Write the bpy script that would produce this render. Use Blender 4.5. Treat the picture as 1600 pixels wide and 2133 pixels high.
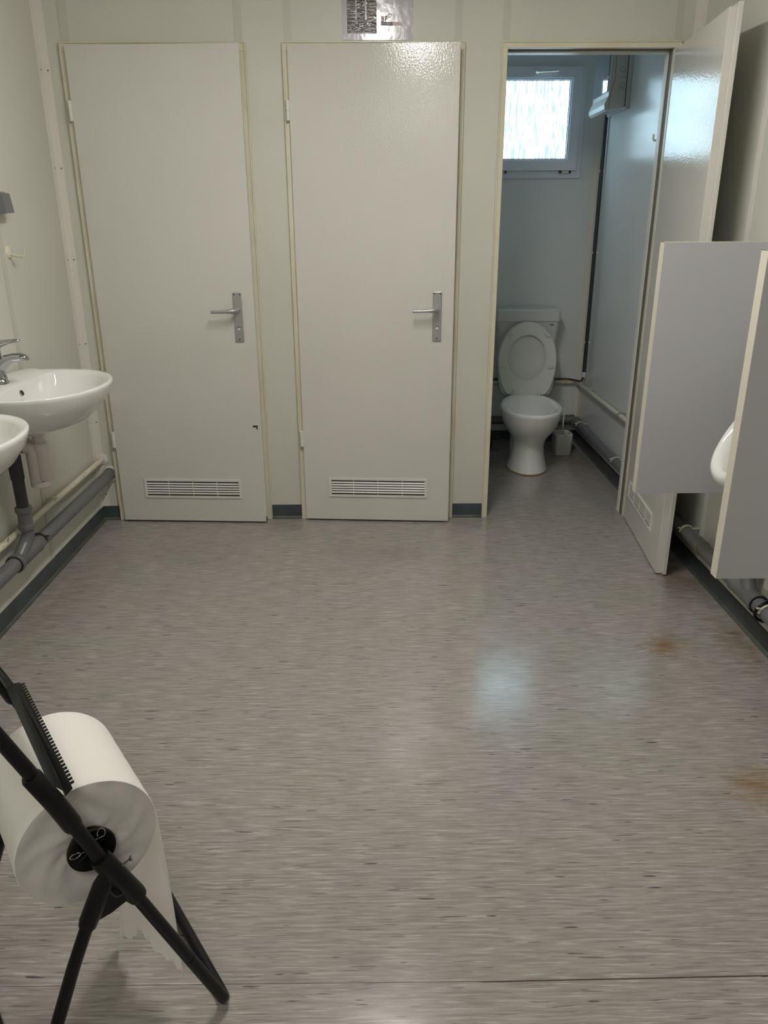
import bpy, bmesh, math, random
from mathutils import Vector, Matrix, Euler
for o in list(bpy.data.objects): bpy.data.objects.remove(o)
S = bpy.context.scene; C = S.collection
random.seed(7)
# ------------------------------------------------------------------ camera, world, exposure
cam = bpy.data.cameras.new('camera'); co = bpy.data.objects.new('camera', cam); C.objects.link(co)
cam.sensor_fit = 'VERTICAL'; cam.sensor_height = 36; cam.sensor_width = 27; cam.lens = 27.301
cam.clip_start = 0.02
PITCH, YAW, ROLL = 0.36023, 0.00781, -0.00406
cp, sp, cy, sy = math.cos(PITCH), math.sin(PITCH), math.cos(YAW), math.sin(YAW)
fw = Vector((sy*cp, cy*cp, -sp)); rr = Vector((cy, -sy, 0)); uu = rr.cross(fw)
r2 = rr*math.cos(ROLL)+uu*math.sin(ROLL); u2 = uu*math.cos(ROLL)-rr*math.sin(ROLL)
M = Matrix((r2, u2, -fw)).transposed().to_4x4(); M.translation = Vector((0, 0, 1.3672))
co.matrix_world = M
S.camera = co
S.view_settings.view_transform = 'Standard'; S.view_settings.look = 'None'
S.view_settings.gamma = 1; S.view_settings.use_curve_mapping = False
S.view_settings.exposure = 0.0
w = bpy.data.worlds.new('world'); S.world = w; w.use_nodes = True
w.node_tree.nodes['Background'].inputs[0].default_value = (0.72, 0.86, 1, 1)
w.node_tree.nodes['Background'].inputs[1].default_value = 1.0
LAMP = 66.0      # radiance of the ceiling diffusers
PANE = 13.0      # radiance of the daylit frosted pane
# ------------------------------------------------------------------ dimensions
XL, XR, YB, YN, ZC = -1.338, 1.301, 3.556, -1.6, 2.38
YO = 4.95                       # outer wall behind the cubicles
Y2 = 3.63                       # rear face of the cubicle front wall
# ------------------------------------------------------------------ materials
def lin(c): return tuple((x/255/12.92 if x/255 <= .04045 else ((x/255+.055)/1.055)**2.4) for x in c)+(1,)
def mat(name, col, rough=.5, metal=0, bump=0, bscale=300, var=0, vscale=3, spec=.5, coat=0, trans=0, vcol=None, bdist=.001):
    m = bpy.data.materials.new(name); m.use_nodes = True; n = m.node_tree.nodes; l = m.node_tree.links
    b = n['Principled BSDF']; b.inputs['Base Color'].default_value = lin(col)
    b.inputs['Roughness'].default_value = rough; b.inputs['Metallic'].default_value = metal
    b.inputs['Specular IOR Level'].default_value = spec; b.inputs['Coat Weight'].default_value = coat
    b.inputs['Coat Roughness'].default_value = .06
    b.inputs['Transmission Weight'].default_value = trans
    tc = n.new('ShaderNodeTexCoord')
    if var:
        z = n.new('ShaderNodeTexNoise'); z.inputs['Scale'].default_value = vscale; z.inputs['Detail'].default_value = 6
        l.new(tc.outputs['Object'], z.inputs['Vector'])
        r = n.new('ShaderNodeValToRGB'); r.color_ramp.elements[0].position = .35; r.color_ramp.elements[1].position = .65
        c0 = vcol if vcol else [x*(1-var) for x in col]
        r.color_ramp.elements[0].color = lin(c0); r.color_ramp.elements[1].color = lin(col)
        l.new(z.outputs['Fac'], r.inputs['Fac']); l.new(r.outputs['Color'], b.inputs['Base Color'])
    if bump:
        z = n.new('ShaderNodeTexNoise'); z.inputs['Scale'].default_value = bscale; z.inputs['Detail'].default_value = 2
        l.new(tc.outputs['Object'], z.inputs['Vector'])
        k = n.new('ShaderNodeBump'); k.inputs['Strength'].default_value = bump; k.inputs['Distance'].default_value = bdist
        l.new(z.outputs['Fac'], k.inputs['Height']); l.new(k.outputs['Normal'], b.inputs['Normal'])
    return m
m_wall = mat('wall_board', (209, 209, 198), .42, var=.02, vscale=2.5, bump=.1, bscale=120)
m_cwall = mat('outer_board', (226, 229, 228), .38, var=.02, vscale=2.5)
m_cwall2 = mat('side_board', (226, 229, 228), .22, var=.02, vscale=2.5, bump=.15, bscale=60)
m_strip = mat('joint_strip', (200, 198, 187), .4)
m_ctrim = mat('corner_trim', (226, 223, 214), .35)
m_leaf = mat('door_board', (214, 212, 204), .10, var=.015, vscale=2, bump=.5, bscale=140, bdist=.001)
m_frame = mat('frame_enamel', (221, 217, 198), .3, var=.05, vscale=4, vcol=(212, 205, 180))
m_seal = mat('rubber_seal', (110, 105, 98), .6)
m_alu = mat('aluminium', (182, 182, 182), .42, metal=.75)
m_chrome = mat('chrome', (178, 180, 180), .06, metal=1)
m_dark = mat('vent_dark', (38, 36, 32), .8)
m_grille = mat('grille_plastic', (222, 220, 212), .35)
m_base = mat('baseboard_vinyl', (70, 79, 82), .38, var=.2, vscale=9)
m_toe = mat('baseboard_toe', (92, 96, 90), .42, var=.25, vscale=14)
m_ceil = mat('ceiling_board', (222, 220, 210), .5)
m_white = mat('ceramic', (232, 232, 228), .07, coat=.3)
m_seat = mat('seat_plastic', (214, 215, 211), .22)
m_cist = mat('cistern_plastic', (208, 210, 207), .3)
m_pvcw = mat('white_pvc', (214, 208, 204), .35)
m_pvcg = mat('grey_pvc', (106, 107, 108), .36, var=.06, vscale=10)
m_pvcd = mat('dark_pvc', (50, 51, 54), .4)
m_cream = mat('painted_pipe', (214, 208, 188), .35)
m_screen = mat('grey_laminate', (186, 186, 190), .45)
m_edge = mat('edge_band', (214, 210, 194), .4)
m_black = mat('black_metal', (9, 9, 12), .42, spec=.3)
m_blackp = mat('black_plastic', (7, 7, 9), .4, spec=.3)
m_bar = mat('tear_bar_paint', (26, 27, 26), .4)
m_brass = mat('tarnished_brass', (92, 84, 66), .35, metal=.8)
m_switch = mat('grey_switch', (112, 112, 113), .4)
m_yel = mat('yellow_tie', (190, 180, 60), .5)
m_upvc = mat('window_upvc', (226, 229, 236), .28)
m_box = mat('fuse_box_plastic', (196, 197, 193), .35)
m_clear = mat('smoked_clear_plastic', (120, 128, 136), .04, spec=1, coat=1)
m_red = mat('print_red', (150, 40, 50), .4); m_ink = mat('print_black', (32, 28, 28), .4); m_inkw = mat('print_white', (215, 210, 210), .4)
m_screw = mat('screw_dark', (60, 55, 48), .5)
m_silic = mat('stained_sealant', (150, 118, 72), .5)
m_card = mat('cardboard', (150, 130, 105), .8)
def emis(name, col, st):
    m = bpy.data.materials.new(name); m.use_nodes = True
    b = m.node_tree.nodes['Principled BSDF']; b.inputs['Base Color'].default_value = (.6, .6, .6, 1)
    b.inputs['Emission Color'].default_value = col; b.inputs['Emission Strength'].default_value = st
    return m
m_lamp = emis('lamp_diffuser', (1, .975, .935, 1), LAMP)
# frosted ribbed pane lit by the day behind it
m_pane = emis('frosted_pane', (.6, .82, .92, 1), PANE)
n = m_pane.node_tree.nodes; l = m_pane.node_tree.links; b = n['Principled BSDF']; b.inputs['Roughness'].default_value = .1
tc = n.new('ShaderNodeTexCoord'); mp = n.new('ShaderNodeMapping'); mp.inputs['Scale'].default_value = (95, 1, 9)
nz = n.new('ShaderNodeTexNoise'); nz.inputs['Scale'].default_value = 1; nz.inputs['Detail'].default_value = 3
cr = n.new('ShaderNodeValToRGB'); cr.color_ramp.elements[0].position = .42; cr.color_ramp.elements[1].position = .60
cr.color_ramp.elements[0].color = (.042, .062, .072, 1); cr.color_ramp.elements[1].color = (.30, .45, .545, 1)
l.new(tc.outputs['Object'], mp.inputs['Vector']); l.new(mp.outputs[0], nz.inputs['Vector']); l.new(nz.outputs['Fac'], cr.inputs['Fac'])
l.new(cr.outputs[0], b.inputs['Emission Color'])
# paper
def paper_mat(name, col, kind):
    m = mat(name, col, .85, spec=.2); n = m.node_tree.nodes; l = m.node_tree.links; b = n['Principled BSDF']
    tc = n.new('ShaderNodeTexCoord'); mp = n.new('ShaderNodeMapping'); nz = n.new('ShaderNodeTexNoise'); k = n.new('ShaderNodeBump')
    nz.inputs['Detail'].default_value = 5
    if kind == 'face': mp.inputs['Scale'].default_value = (20, 20, 20); nz.inputs['Scale'].default_value = 1.2; k.inputs['Strength'].default_value = .5; k.inputs['Distance'].default_value = .006
    else: mp.inputs['Scale'].default_value = (60, 60, 60); nz.inputs['Scale'].default_value = 3; k.inputs['Strength'].default_value = .25; k.inputs['Distance'].default_value = .002
    l.new(tc.outputs['Object'], mp.inputs['Vector']); l.new(mp.outputs[0], nz.inputs['Vector']); l.new(nz.outputs['Fac'], k.inputs['Height']); l.new(k.outputs['Normal'], b.inputs['Normal'])
    return m
m_paper = paper_mat('tissue_paper', (236, 233, 226), 'side'); m_pface = paper_mat('tissue_end_shaded', (206, 201, 196), 'face')  # roll end greyer than the side: its shade is put into the colour
m_tail = paper_mat('single_tissue', (242, 239, 234), 'side'); n = m_tail.node_tree.nodes; l = m_tail.node_tree.links
tr = n.new('ShaderNodeBsdfTranslucent'); tr.inputs[0].default_value = lin((240, 236, 228)); mx = n.new('ShaderNodeMixShader'); mx.inputs[0].default_value = .4
l.new(n['Principled BSDF'].outputs[0], mx.inputs[1]); l.new(tr.outputs[0], mx.inputs[2]); l.new(mx.outputs[0], n['Material Output'].inputs['Surface'])
# floor vinyl
def floor_mat():
    m = bpy.data.materials.new('streaked_vinyl'); m.use_nodes = True; n = m.node_tree.nodes; l = m.node_tree.links; b = n['Principled BSDF']
    tc = n.new('ShaderNodeTexCoord'); wm = n.new('ShaderNodeMapping'); wm.inputs['Scale'].default_value = (9, 22, 1); wn = n.new('ShaderNodeTexNoise'); wn.inputs['Scale'].default_value = 1; wn.inputs['Detail'].default_value = 3
    wv = n.new('ShaderNodeVectorMath'); wv.operation = 'MULTIPLY_ADD'; wv.inputs[1].default_value = (0, .007, 0)
    l.new(tc.outputs['Object'], wm.inputs['Vector']); l.new(wm.outputs[0], wn.inputs['Vector']); l.new(wn.outputs['Color'], wv.inputs[0]); l.new(tc.outputs['Object'], wv.inputs[2])
    def noise(sc, detail=4, rough=.55, off=(0, 0, 0)):
        mp = n.new('ShaderNodeMapping'); mp.inputs['Scale'].default_value = sc; mp.inputs['Location'].default_value = off
        z = n.new('ShaderNodeTexNoise'); z.inputs['Scale'].default_value = 1; z.inputs['Detail'].default_value = detail; z.inputs['Roughness'].default_value = rough
        l.new(wv.outputs[0], mp.inputs['Vector']); l.new(mp.outputs[0], z.inputs['Vector']); return z.outputs['Fac']
    def ramp(f, p0, p1, c0, c1):
        r = n.new('ShaderNodeValToRGB'); r.color_ramp.elements[0].position = p0; r.color_ramp.elements[1].position = p1
        r.color_ramp.elements[0].color = c0; r.color_ramp.elements[1].color = c1; l.new(f, r.inputs['Fac']); return r.outputs['Color']
    def mix(f, a, c, mode='MIX'):
        x = n.new('ShaderNodeMix'); x.data_type = 'RGBA'; x.blend_type = mode
        if isinstance(f, float): x.inputs[0].default_value = f
        else: l.new(f, x.inputs[0])
        for i, v in ((6, a), (7, c)):
            if isinstance(v, tuple): x.inputs[i].default_value = v
            else: l.new(v, x.inputs[i])
        return x.outputs[2]
    B, W = (0, 0, 0, 1), (1, 1, 1, 1)
    base = ramp(noise((9, 170, 1), 5, .6), .36, .64, lin((134, 126, 120)), lin((174, 166, 159)))
    tint = ramp(noise((2.2, 3.5, 1), 3), .4, .6, lin((136, 140, 131)), lin((146, 136, 140)))
    c = mix(.28, base, tint)
    light = ramp(noise((12, 230, 1), 2, .5, (3, 9, 0)), .55, .68, B, W)
    c = mix(light, c, mix(.45, c, lin((206, 200, 194))))
    dark = ramp(noise((11, 210, 1), 2, .4, (7, 2, 0)), .655, .70, B, W)
    c = mix(dark, c, lin((112, 104, 104)))
    dk2 = ramp(noise((14, 130, 1), 1, .3, (1, 5, 0)), .74, .76, B, W)
    c = mix(dk2, c, lin((84, 78, 84)))
    # stains: rust-brown drips below the urinals, grime along the right-hand wall
    def blob(x, y, sx, sy, col, amt):
        nonlocal c
        mp = n.new('ShaderNodeMapping'); mp.inputs['Location'].default_value = (-x/sx, -y/sy, 0); mp.inputs['Scale'].default_value = (1/sx, 1/sy, 0)
        le = n.new('ShaderNodeVectorMath'); le.operation = 'LENGTH'; l.new(tc.outputs['Object'], mp.inputs['Vector'])
        l.new(mp.outputs[0], le.inputs[0]); ad = n.new('ShaderNodeMath'); ad.operation = 'MULTIPLY_ADD'
        nn = noise((16, 22, 1), 4, .6, (x, y, 0)); l.new(nn, ad.inputs[0]); ad.inputs[1].default_value = 1.1; l.new(le.outputs['Value'], ad.inputs[2])
        f = ramp(ad.outputs[0], .50, 1.35, (amt, amt, amt, 1), B); c = mix(f, c, col, 'MULTIPLY')
    blob(.985, 2.32, .25, .20, (.80, .60, .36, 1), 1)
    blob(.99, 1.60, .28, .25, (.80, .60, .36, 1), 1)
    blob(1.24, 2.33, .22, .5, (.62, .50, .36, 1), .8)
    blob(1.20, 2.85, .2, .5, (.66, .55, .42, 1), .8)
    blob(-1.24, 2.6, .22, 1.6, (.72, .66, .56, 1), .6)
    blob(1.18, 4.5, .35, .5, (.7, .58, .44, 1), .8)
    blob(.86, 4.26, .28, .22, (.72, .56, .40, 1), .8)
    l.new(c, b.inputs['Base Color'])
    rg = n.new('ShaderNodeMapRange'); rg.inputs[3].default_value = .13; rg.inputs[4].default_value = .22; b.inputs['Specular IOR Level'].default_value = .8; l.new(noise((5, 9, 1), 6, .6), rg.inputs[0]); l.new(rg.outputs[0], b.inputs['Roughness'])
    k = n.new('ShaderNodeBump'); k.inputs['Strength'].default_value = .12; k.inputs['Distance'].default_value = .002
    l.new(noise((40, 40, 1), 4), k.inputs['Height']); l.new(k.outputs['Normal'], b.inputs['Normal'])
    return m
m_floor = floor_mat()
# poster photograph print: brown-grey picture, crinkled laminate
def photo_mat():
    m = mat('photo_print', (86, 76, 74), .10, var=.5, vscale=14, vcol=(48, 36, 34), coat=.6); n = m.node_tree.nodes; l = m.node_tree.links; b = n['Principled BSDF']
    tc = n.new('ShaderNodeTexCoord'); mp = n.new('ShaderNodeMapping'); mp.inputs['Scale'].default_value = (50, 1, 130)
    z = n.new('ShaderNodeTexNoise'); z.inputs['Scale'].default_value = 1; z.inputs['Detail'].default_value = 4; z.inputs['Distortion'].default_value = 1.5
    k = n.new('ShaderNodeBump'); k.inputs['Strength'].default_value = .9; k.inputs['Distance'].default_value = .0022
    l.new(tc.outputs['Object'], mp.inputs['Vector']); l.new(mp.outputs[0], z.inputs['Vector']); l.new(z.outputs['Fac'], k.inputs['Height'])
    l.new(k.outputs['Normal'], b.inputs['Normal']); l.new(k.outputs['Normal'], b.inputs['Coat Normal'])
    return m
m_photo = photo_mat()
m_laminate = mat('laminated_paper', (188, 182, 190), .16, bump=.4, bscale=30, bdist=.002)
m_photo2 = mat('photo_print_band', (120, 108, 106), .2)
# ------------------------------------------------------------------ mesh helpers
def obj(name, bm, m, parent=None, smooth=False, angle=None):
    me = bpy.data.meshes.new(name); bmesh.ops.recalc_face_normals(bm, faces=bm.faces); bm.to_mesh(me); bm.free()
    if m: me.materials.append(m)
    if smooth:
        for p in me.polygons: p.use_smooth = True
        if angle: me.set_sharp_from_angle(angle=math.radians(angle))
    o = bpy.data.objects.new(name, me); C.objects.link(o)
    if parent: o.parent = parent
    return o
def tag(o, label=None, cat=None, group=None, kind=None):
    if label: o['label'] = label
    if cat: o['category'] = cat
    if group: o['group'] = group
    if kind: o['kind'] = kind
    return o
def thing(name, label, cat, loc=(0, 0, 0), rz=0, group=None, kind=None):
    o = bpy.data.objects.new(name, None); C.objects.link(o); o.location = loc; o.rotation_euler = (0, 0, rz)
    o.empty_display_size = .05
    return tag(o, label, cat, group, kind)
def bx(bm, a, b, bev=0, seg=1):
    x0, y0, z0 = a; x1, y1, z1 = b
    nb = bmesh.new(); bmesh.ops.create_cube(nb, size=1)
    for v in nb.verts: v.co = Vector(((x0+x1)/2+v.co.x*(x1-x0), (y0+y1)/2+v.co.y*(y1-y0), (z0+z1)/2+v.co.z*(z1-z0)))
    if bev: bmesh.ops.bevel(nb, geom=nb.edges[:], offset=bev, segments=seg, affect='EDGES', profile=.5)
    merge(bm, nb); return bm
def merge(bm, nb):
    t = bpy.data.meshes.new('t'); nb.to_mesh(t); nb.free(); bm.from_mesh(t); bpy.data.meshes.remove(t)
def box(a, b, bev=0, seg=1): return bx(bmesh.new(), a, b, bev, seg)
def frames(pts):
    pts = [Vector(p) for p in pts]; T = []
    for i in range(len(pts)):
        d = (pts[min(i+1, len(pts)-1)]-pts[max(i-1, 0)]).normalized(); T.append(d)
    ref = Vector((0, 0, 1)) if abs(T[0].z) < .9 else Vector((1, 0, 0))
    N = [(ref-T[0]*ref.dot(T[0])).normalized()]
    for i in range(1, len(pts)):
        q = T[i-1].rotation_difference(T[i]); N.append((q @ N[-1]).normalized())
    return pts, T, N
def tube(bm, pts, r, seg=16, caps=True, flat=None):
    pts, T, N = frames(pts); rings = []
    for i, (p, t, nn) in enumerate(zip(pts, T, N)):
        b2 = t.cross(nn); ri = r[i] if isinstance(r, (list, tuple)) else r; fl = flat[i] if flat else 1
        rings.append([bm.verts.new(p+nn*math.cos(k*2*math.pi/seg)*ri*fl+b2*math.sin(k*2*math.pi/seg)*ri) for k in range(seg)])
    for A, B in zip(rings, rings[1:]):
        for k in range(seg): bm.faces.new((A[k], A[(k+1) % seg], B[(k+1) % seg], B[k]))
    if caps: bm.faces.new(rings[0][::-1]); bm.faces.new(rings[-1])
    return bm
def T(pts, r, **k): return tube(bmesh.new(), pts, r, **k)
def bend(pts, rad, n=6):
    """round the inner corners of a polyline"""
    pts = [Vector(p) for p in pts]; out = [pts[0]]
    for a, b, c in zip(pts, pts[1:], pts[2:]):
        d1 = (a-b); d2 = (c-b); q = min(rad, d1.length*.49, d2.length*.49); p1 = b+d1.normalized()*q; p2 = b+d2.normalized()*q
        for i in range(n+1):
            t = i/n; out.append(p1*(1-t)**2+b*2*t*(1-t)+p2*t*t)
    out.append(pts[-1]); return out
def loft(bm, rings, cap0=True, cap1=True, closed=False):
    R = [[bm.verts.new(p) for p in r] for r in rings]; n = len(R[0])
    prs = list(zip(R, R[1:]))
    if closed: prs.append((R[-1], R[0]))
    for A, B in prs:
        for k in range(n): bm.faces.new((A[k], A[(k+1) % n], B[(k+1) % n], B[k]))
    if cap0 and not closed: bm.faces.new(R[0][::-1])
    if cap1 and not closed: bm.faces.new(R[-1])
    return bm
def lathe(bm, prof, o=(0, 0, 0), axis=(0, 0, 1), seg=24):
    ax = Vector(axis).normalized(); ref = Vector((0, 0, 1)) if abs(ax.z) < .9 else Vector((1, 0, 0))
    u = (ref-ax*ref.dot(ax)).normalized(); v = ax.cross(u); o = Vector(o)
    return loft(bm, [[o+ax*h+(u*math.cos(k*2*math.pi/seg)+v*math.sin(k*2*math.pi/seg))*max(r, 1e-5) for k in range(seg)] for r, h in prof])
def L(prof, o=(0, 0, 0), axis=(0, 0, 1), seg=24): return lathe(bmesh.new(), prof, o, axis, seg)
def prism(bm, prof, o, u, v, w_, ln):
    o, u, v, w_ = map(Vector, (o, u, v, w_)); loft(bm, [[o+u*a+v*b+w_*t for a, b in prof] for t in (0, ln)]); return bm
def frame_box(bm, o, x0, x1, z0, z1, wd, y0, y1):
    """rectangular frame in the xz plane with mitred corners"""
    for (a, b, c, d) in (((x0, z0), (x1, z0), (x1-wd, z0+wd), (x0+wd, z0+wd)), ((x1, z0), (x1, z1), (x1-wd, z1-wd), (x1-wd, z0+wd)),
                         ((x1, z1), (x0, z1), (x0+wd, z1-wd), (x1-wd, z1-wd)), ((x0, z1), (x0, z0), (x0+wd, z0+wd), (x0+wd, z1-wd))):
        loft(bm, [[Vector((p[0], y, p[1])) for p in (a, b, c, d)] for y in (y0, y1)])
    return bm
# ------------------------------------------------------------------ THE ROOM SHELL
fl = tag(obj('floor', box((XL-.1, YN-.1, -.08), (XR+.1, YO+.1, -.004)), m_dark), 'grey brown streaked vinyl floor of the washroom', 'floor', kind='structure')
def sheet(poly):
    bm = bmesh.new(); loft(bm, [[Vector((x, y, z)) for x, y in poly] for z in (-.004, 0)]); return obj('vinyl_sheet', bm, m_floor, fl)
sheet([(XL, YN), (XR, YN), (XR, 1.0795), (.72, 1.0775), (.195, 1.0715), (.18, 1.0732), (XL, 1.0742)])
sheet([(XL, 1.0750), (.18, 1.0745), (.20, 1.0745), (.70, 1.0805), (XR, 1.0803), (XR, 2.974), (XL, 2.998)])
sheet([(XL, 2.9988), (XR, 2.9748), (XR, YO), (XL, YO)])
tag(obj('ceiling', box((XL-.1, YN-.1, ZC), (XR+.1, YO+.1, ZC+.06)), m_ceil), 'pale flat ceiling above the washroom', 'ceiling', kind='structure')
wl = thing('wall_left', 'pale board wall carrying the wash basins and pipes', 'wall', kind='structure')
for a, b in ((YN, .5), (.5, 1.7), (1.702, 2.918), (2.92, YO)): obj('wall_panel', box((XL-.06, a, 0), (XL, b, ZC)), m_wall, wl)
obj('joint_strip', box((XL, 2.921, .07), (XL+.0015, 2.952, ZC)), m_strip, wl)
wr = thing('wall_right', 'pale board wall carrying the urinal and its grey screens', 'wall', kind='structure')
for a, b in ((YN, .5), (.5, 1.7), (1.702, 2.885), (2.887, YB+.03)): obj('wall_panel', box((XR, a, 0), (XR+.06, b, ZC)), m_wall, wr)
obj('wall_panel', box((XR, YB+.032, 0), (XR+.06, YO, ZC)), m_cwall2, wr)
obj('joint_strip', box((XR-.0015, 2.868, .07), (XR, 2.90, ZC)), m_ctrim, wr)
obj('joint_strip', box((XR-.0015, 1.69, .07), (XR, 1.72, ZC)), m_strip, wr)
tag(obj('wall_front', box((XL, YN-.06, 0), (XR, YN, ZC)), m_wall), 'pale wall behind the photographer', 'wall', kind='structure')
wb = thing('wall_back', 'pale cubicle front wall holding the three doors', 'wall', kind='structure')
D = [(-1.254, -.516), (-.3716, .3591), (.5043, 1.2228)]       # outer edges of the three door frames
ZF = 2.03
xs = [XL, D[0][0]+.004, D[0][1]-.004, D[1][0]+.004, D[1][1]-.004, D[2][0]+.004, D[2][1]-.004, XR]
for i in range(0, 8, 2): obj('wall_panel', box((xs[i], YB, 0), (xs[i+1], Y2, ZC)), m_wall, wb)
for i in range(1, 7, 2): obj('wall_panel', box((xs[i], YB+.0005, ZF-.004), (xs[i+1], Y2, ZC)), m_wall, wb)
for a, b in ((-1.247, -1.213), (-.558, -.528), (-.363, -.331), (.317, .347), (.509, .535), (1.195, 1.222)):
    obj('joint_strip', box((a, YB-.0015, ZF), (b, YB, ZC)), m_strip, wb)
wo = thing('wall_outer', 'grey board outer wall with the small window', 'wall', kind='structure')
WX0, WX1, WZ0, WZ1 = .615, 1.188, 1.590, 2.168
for a, b in (((XL, YO, 0), (XR, YO+.08, WZ0+.01)), ((XL, YO, WZ1-.01), (XR, YO+.08, ZC)), ((XL, YO, WZ0+.01), (WX0+.01, YO+.08, WZ1-.01)), ((WX1-.01, YO, WZ0+.01), (XR, YO+.08, WZ1-.01))):
    obj('wall_panel', box(a, b), m_cwall, wo)
for i, x in enumerate((-.445, .43)):
    tag(obj('wall_partition', box((x-.02, Y2, 0), (x+.02, YO, ZC)), m_cwall), ['board partition between the two closed cubicles', 'board partition left of the open toilet cubicle'][i], 'wall', kind='structure')
# corner trims with screws
def corner(x, s, y, name, lab, sy=-1, m=m_ctrim, screws=True):
    t = thing(name, lab, 'trim', kind='structure')
    bm = box((min(x, x+s*.034), min(y, y+sy*.003), .07), (max(x, x+s*.034), max(y, y+sy*.003), ZC)); bx(bm, (min(x, x+s*.003), min(y, y+sy*.034), .07), (max(x, x+s*.003), max(y, y+sy*.034), ZC))
    obj('angle_profile', bm, m, t)
    if screws:
        for z in (.13, .487, .848, 1.209, 1.572, 1.932):
            obj('screw', L([(.003, 0), (.003, .001), (.001, .001)], (x+s*.024, y+sy*.003, z), (0, sy, 0), 8), m_screw, t)
            obj('screw', L([(.003, 0), (.003, .001), (.001, .001)], (x+s*.003, y+sy*.02, z), (s, 0, 0), 8), m_screw, t)
corner(XL, 1, YB, 'trim_4', 'white screwed corner profile left of the first door')
corner(XR, -1, YB, 'trim_5', 'white corner profile right of the open door')
corner(XR, -1, YO, 'trim_6', 'white corner profile inside the toilet cubicle', screws=False)
# baseboards
PF = [(0, 0), (.013, 0), (.012, .006), (.006, .013), (.005, .060), (.004, .068), (0, .070)]
def baseboard(name, lab, o, u, w_, ln):
    t = thing(name, lab, 'baseboard', kind='structure'); bm = bmesh.new(); prism(bm, PF, o, u, (0, 0, 1), w_, ln); obj('vinyl_strip', bm, m_base, t)
    bm = bmesh.new(); prism(bm, [(0, 0), (.0145, 0), (.0125, .008), (.008, .012), (0, .012)], o, u, (0, 0, 1), w_, ln); obj('toe', bm, m_toe, t)
baseboard('baseboard_left', 'dark grey vinyl baseboard below the wash basins', (XL, YN, 0), (1, 0, 0), (0, 1, 0), YB-YN)
baseboard('baseboard_right', 'dark grey vinyl baseboard below the urinal screens', (XR, YN, 0), (-1, 0, 0), (0, 1, 0), YB-YN)
for i, (a, b) in enumerate(((XL, D[0][0]), (D[0][1], D[1][0]), (D[1][1], D[2][0]), (D[2][1]+.02, XR))):
    baseboard('baseboard_back', ['short dark baseboard in the corner left of the first door', 'short dark baseboard between the two closed doors',
              'short dark baseboard between the middle door and the open cubicle', 'short dark baseboard behind the open door'][i], (a, YB, 0), (0, -1, 0), (1, 0, 0), b-a)
baseboard('baseboard_cubicle_right', 'dark baseboard on the right wall inside the toilet cubicle', (XR, Y2, 0), (-1, 0, 0), (0, 1, 0), YO-Y2)
baseboard('baseboard_cubicle_back', 'dark baseboard behind the toilet', (.45, YO, 0), (0, -1, 0), (1, 0, 0), XR-.45)
# ------------------------------------------------------------------ door frames and doors
FL = ['cream door frame around the left door', 'cream door frame around the middle door', 'cream door frame around the open cubicle']
for i, (a, b) in enumerate(D):
    t = thing('trim_%d' % (i+1), FL[i], 'door frame', kind='structure')
    F = .0255 if i == 2 else .034
    for s, x in ((1, a), (-1, b)):
        bm = bx(bmesh.new(), (min(x, x+s*F), YB-.014, 0), (max(x, x+s*F), 3.60, ZF-F), .0015)
        bx(bm, (min(x, x+s*.006), YB-.018, 0), (max(x, x+s*.006), YB-.010, ZF-.006), .0015); obj('jamb', bm, m_frame, t)
        obj('door_stop', box((min(x+s*.008, x+s*(F+.004)), 3.604, 0), (max(x+s*.008, x+s*(F+.004)), 3.640, ZF-F-.004), .001), m_ctrim, t)
        obj('seal', box((min(x+s*.01, x+s*(F-.001)), 3.600, 0), (max(x+s*.01, x+s*(F-.001)), 3.606, ZF-F), 0), m_seal, t)
        obj('reveal', box((min(x+s*.01, x+s*(F+.0005)), 3.565, 0), (max(x+s*.01, x+s*(F+.0005)), 3.603, ZF-F), 0), m_seal, t)
    bm = bx(bmesh.new(), (a, YB-.014, ZF-F), (b, 3.60, ZF), .0015); bx(bm, (a, YB-.018, ZF-.006), (b, YB-.010, ZF), .0015); obj('head', bm, m_frame, t)
    obj('door_stop', box((a+.01, 3.604, ZF-F-.006), (b-.01, 3.652, ZF-.01), .001), m_ctrim, t)
    obj('reveal', box((a+.01, 3.565, ZF-F-.0005), (b-.01, 3.603, ZF-.01), 0), m_seal, t)
    if i == 2:
        obj('strike_plate', box((a+.0255, 3.56, .93), (a+.0268, 3.585, 1.08), 0), m_alu, t)
def grille(par, u0, u1, z0, z1, d, s, tl=1):
    """ventilation grille on face y=d, outward direction s"""
    g = obj('vent_grille', frame_box(bmesh.new(), 0, u0, u1, z0, z1, .0105, min(d, d+s*.005), max(d, d+s*.005)), m_grille, par)
    frame = bx(bmesh.new(), (u0+.009, min(d, d+s*.0004), z0+.009), (u1-.009, max(d, d+s*.0004), z1-.009)); obj('slot_shade', frame, m_dark, g)  # dark plate on the solid leaf, painting the shade inside the open vent
    iz0, iz1 = z0+.0105, z1-.0105; n = 5; p = (iz1-iz0)/(n+.85)
    for k in range(n):
        zc = iz0+p*(k+.95)
        if tl == 0:
            obj('slat', box((u0+.010, min(d, d+s*.0014), zc-p*.34), (u1-.010, max(d, d+s*.0014), zc+p*.34)), m_grille, g); continue
        bm = bmesh.new(); loft(bm, [[Vector((x, d+s*.0005, zc-.0005*tl)), Vector((x, d+s*.0045, zc-.0036*tl)), Vector((x, d+s*.0050, zc-.0028*tl)), Vector((x, d+s*.0010, zc+.0034*tl))] for x in (u0+.010, u1-.010)])
        obj('slat', bm, m_grille, g)
    for q in (.25, .5, .75):
        x = u0+(u1-u0)*q; obj('mullion', box((x-.0012, min(d, d+s*.0035), iz0), (x+.0012, max(d, d+s*.0035), iz1)), m_grille, g)
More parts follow.
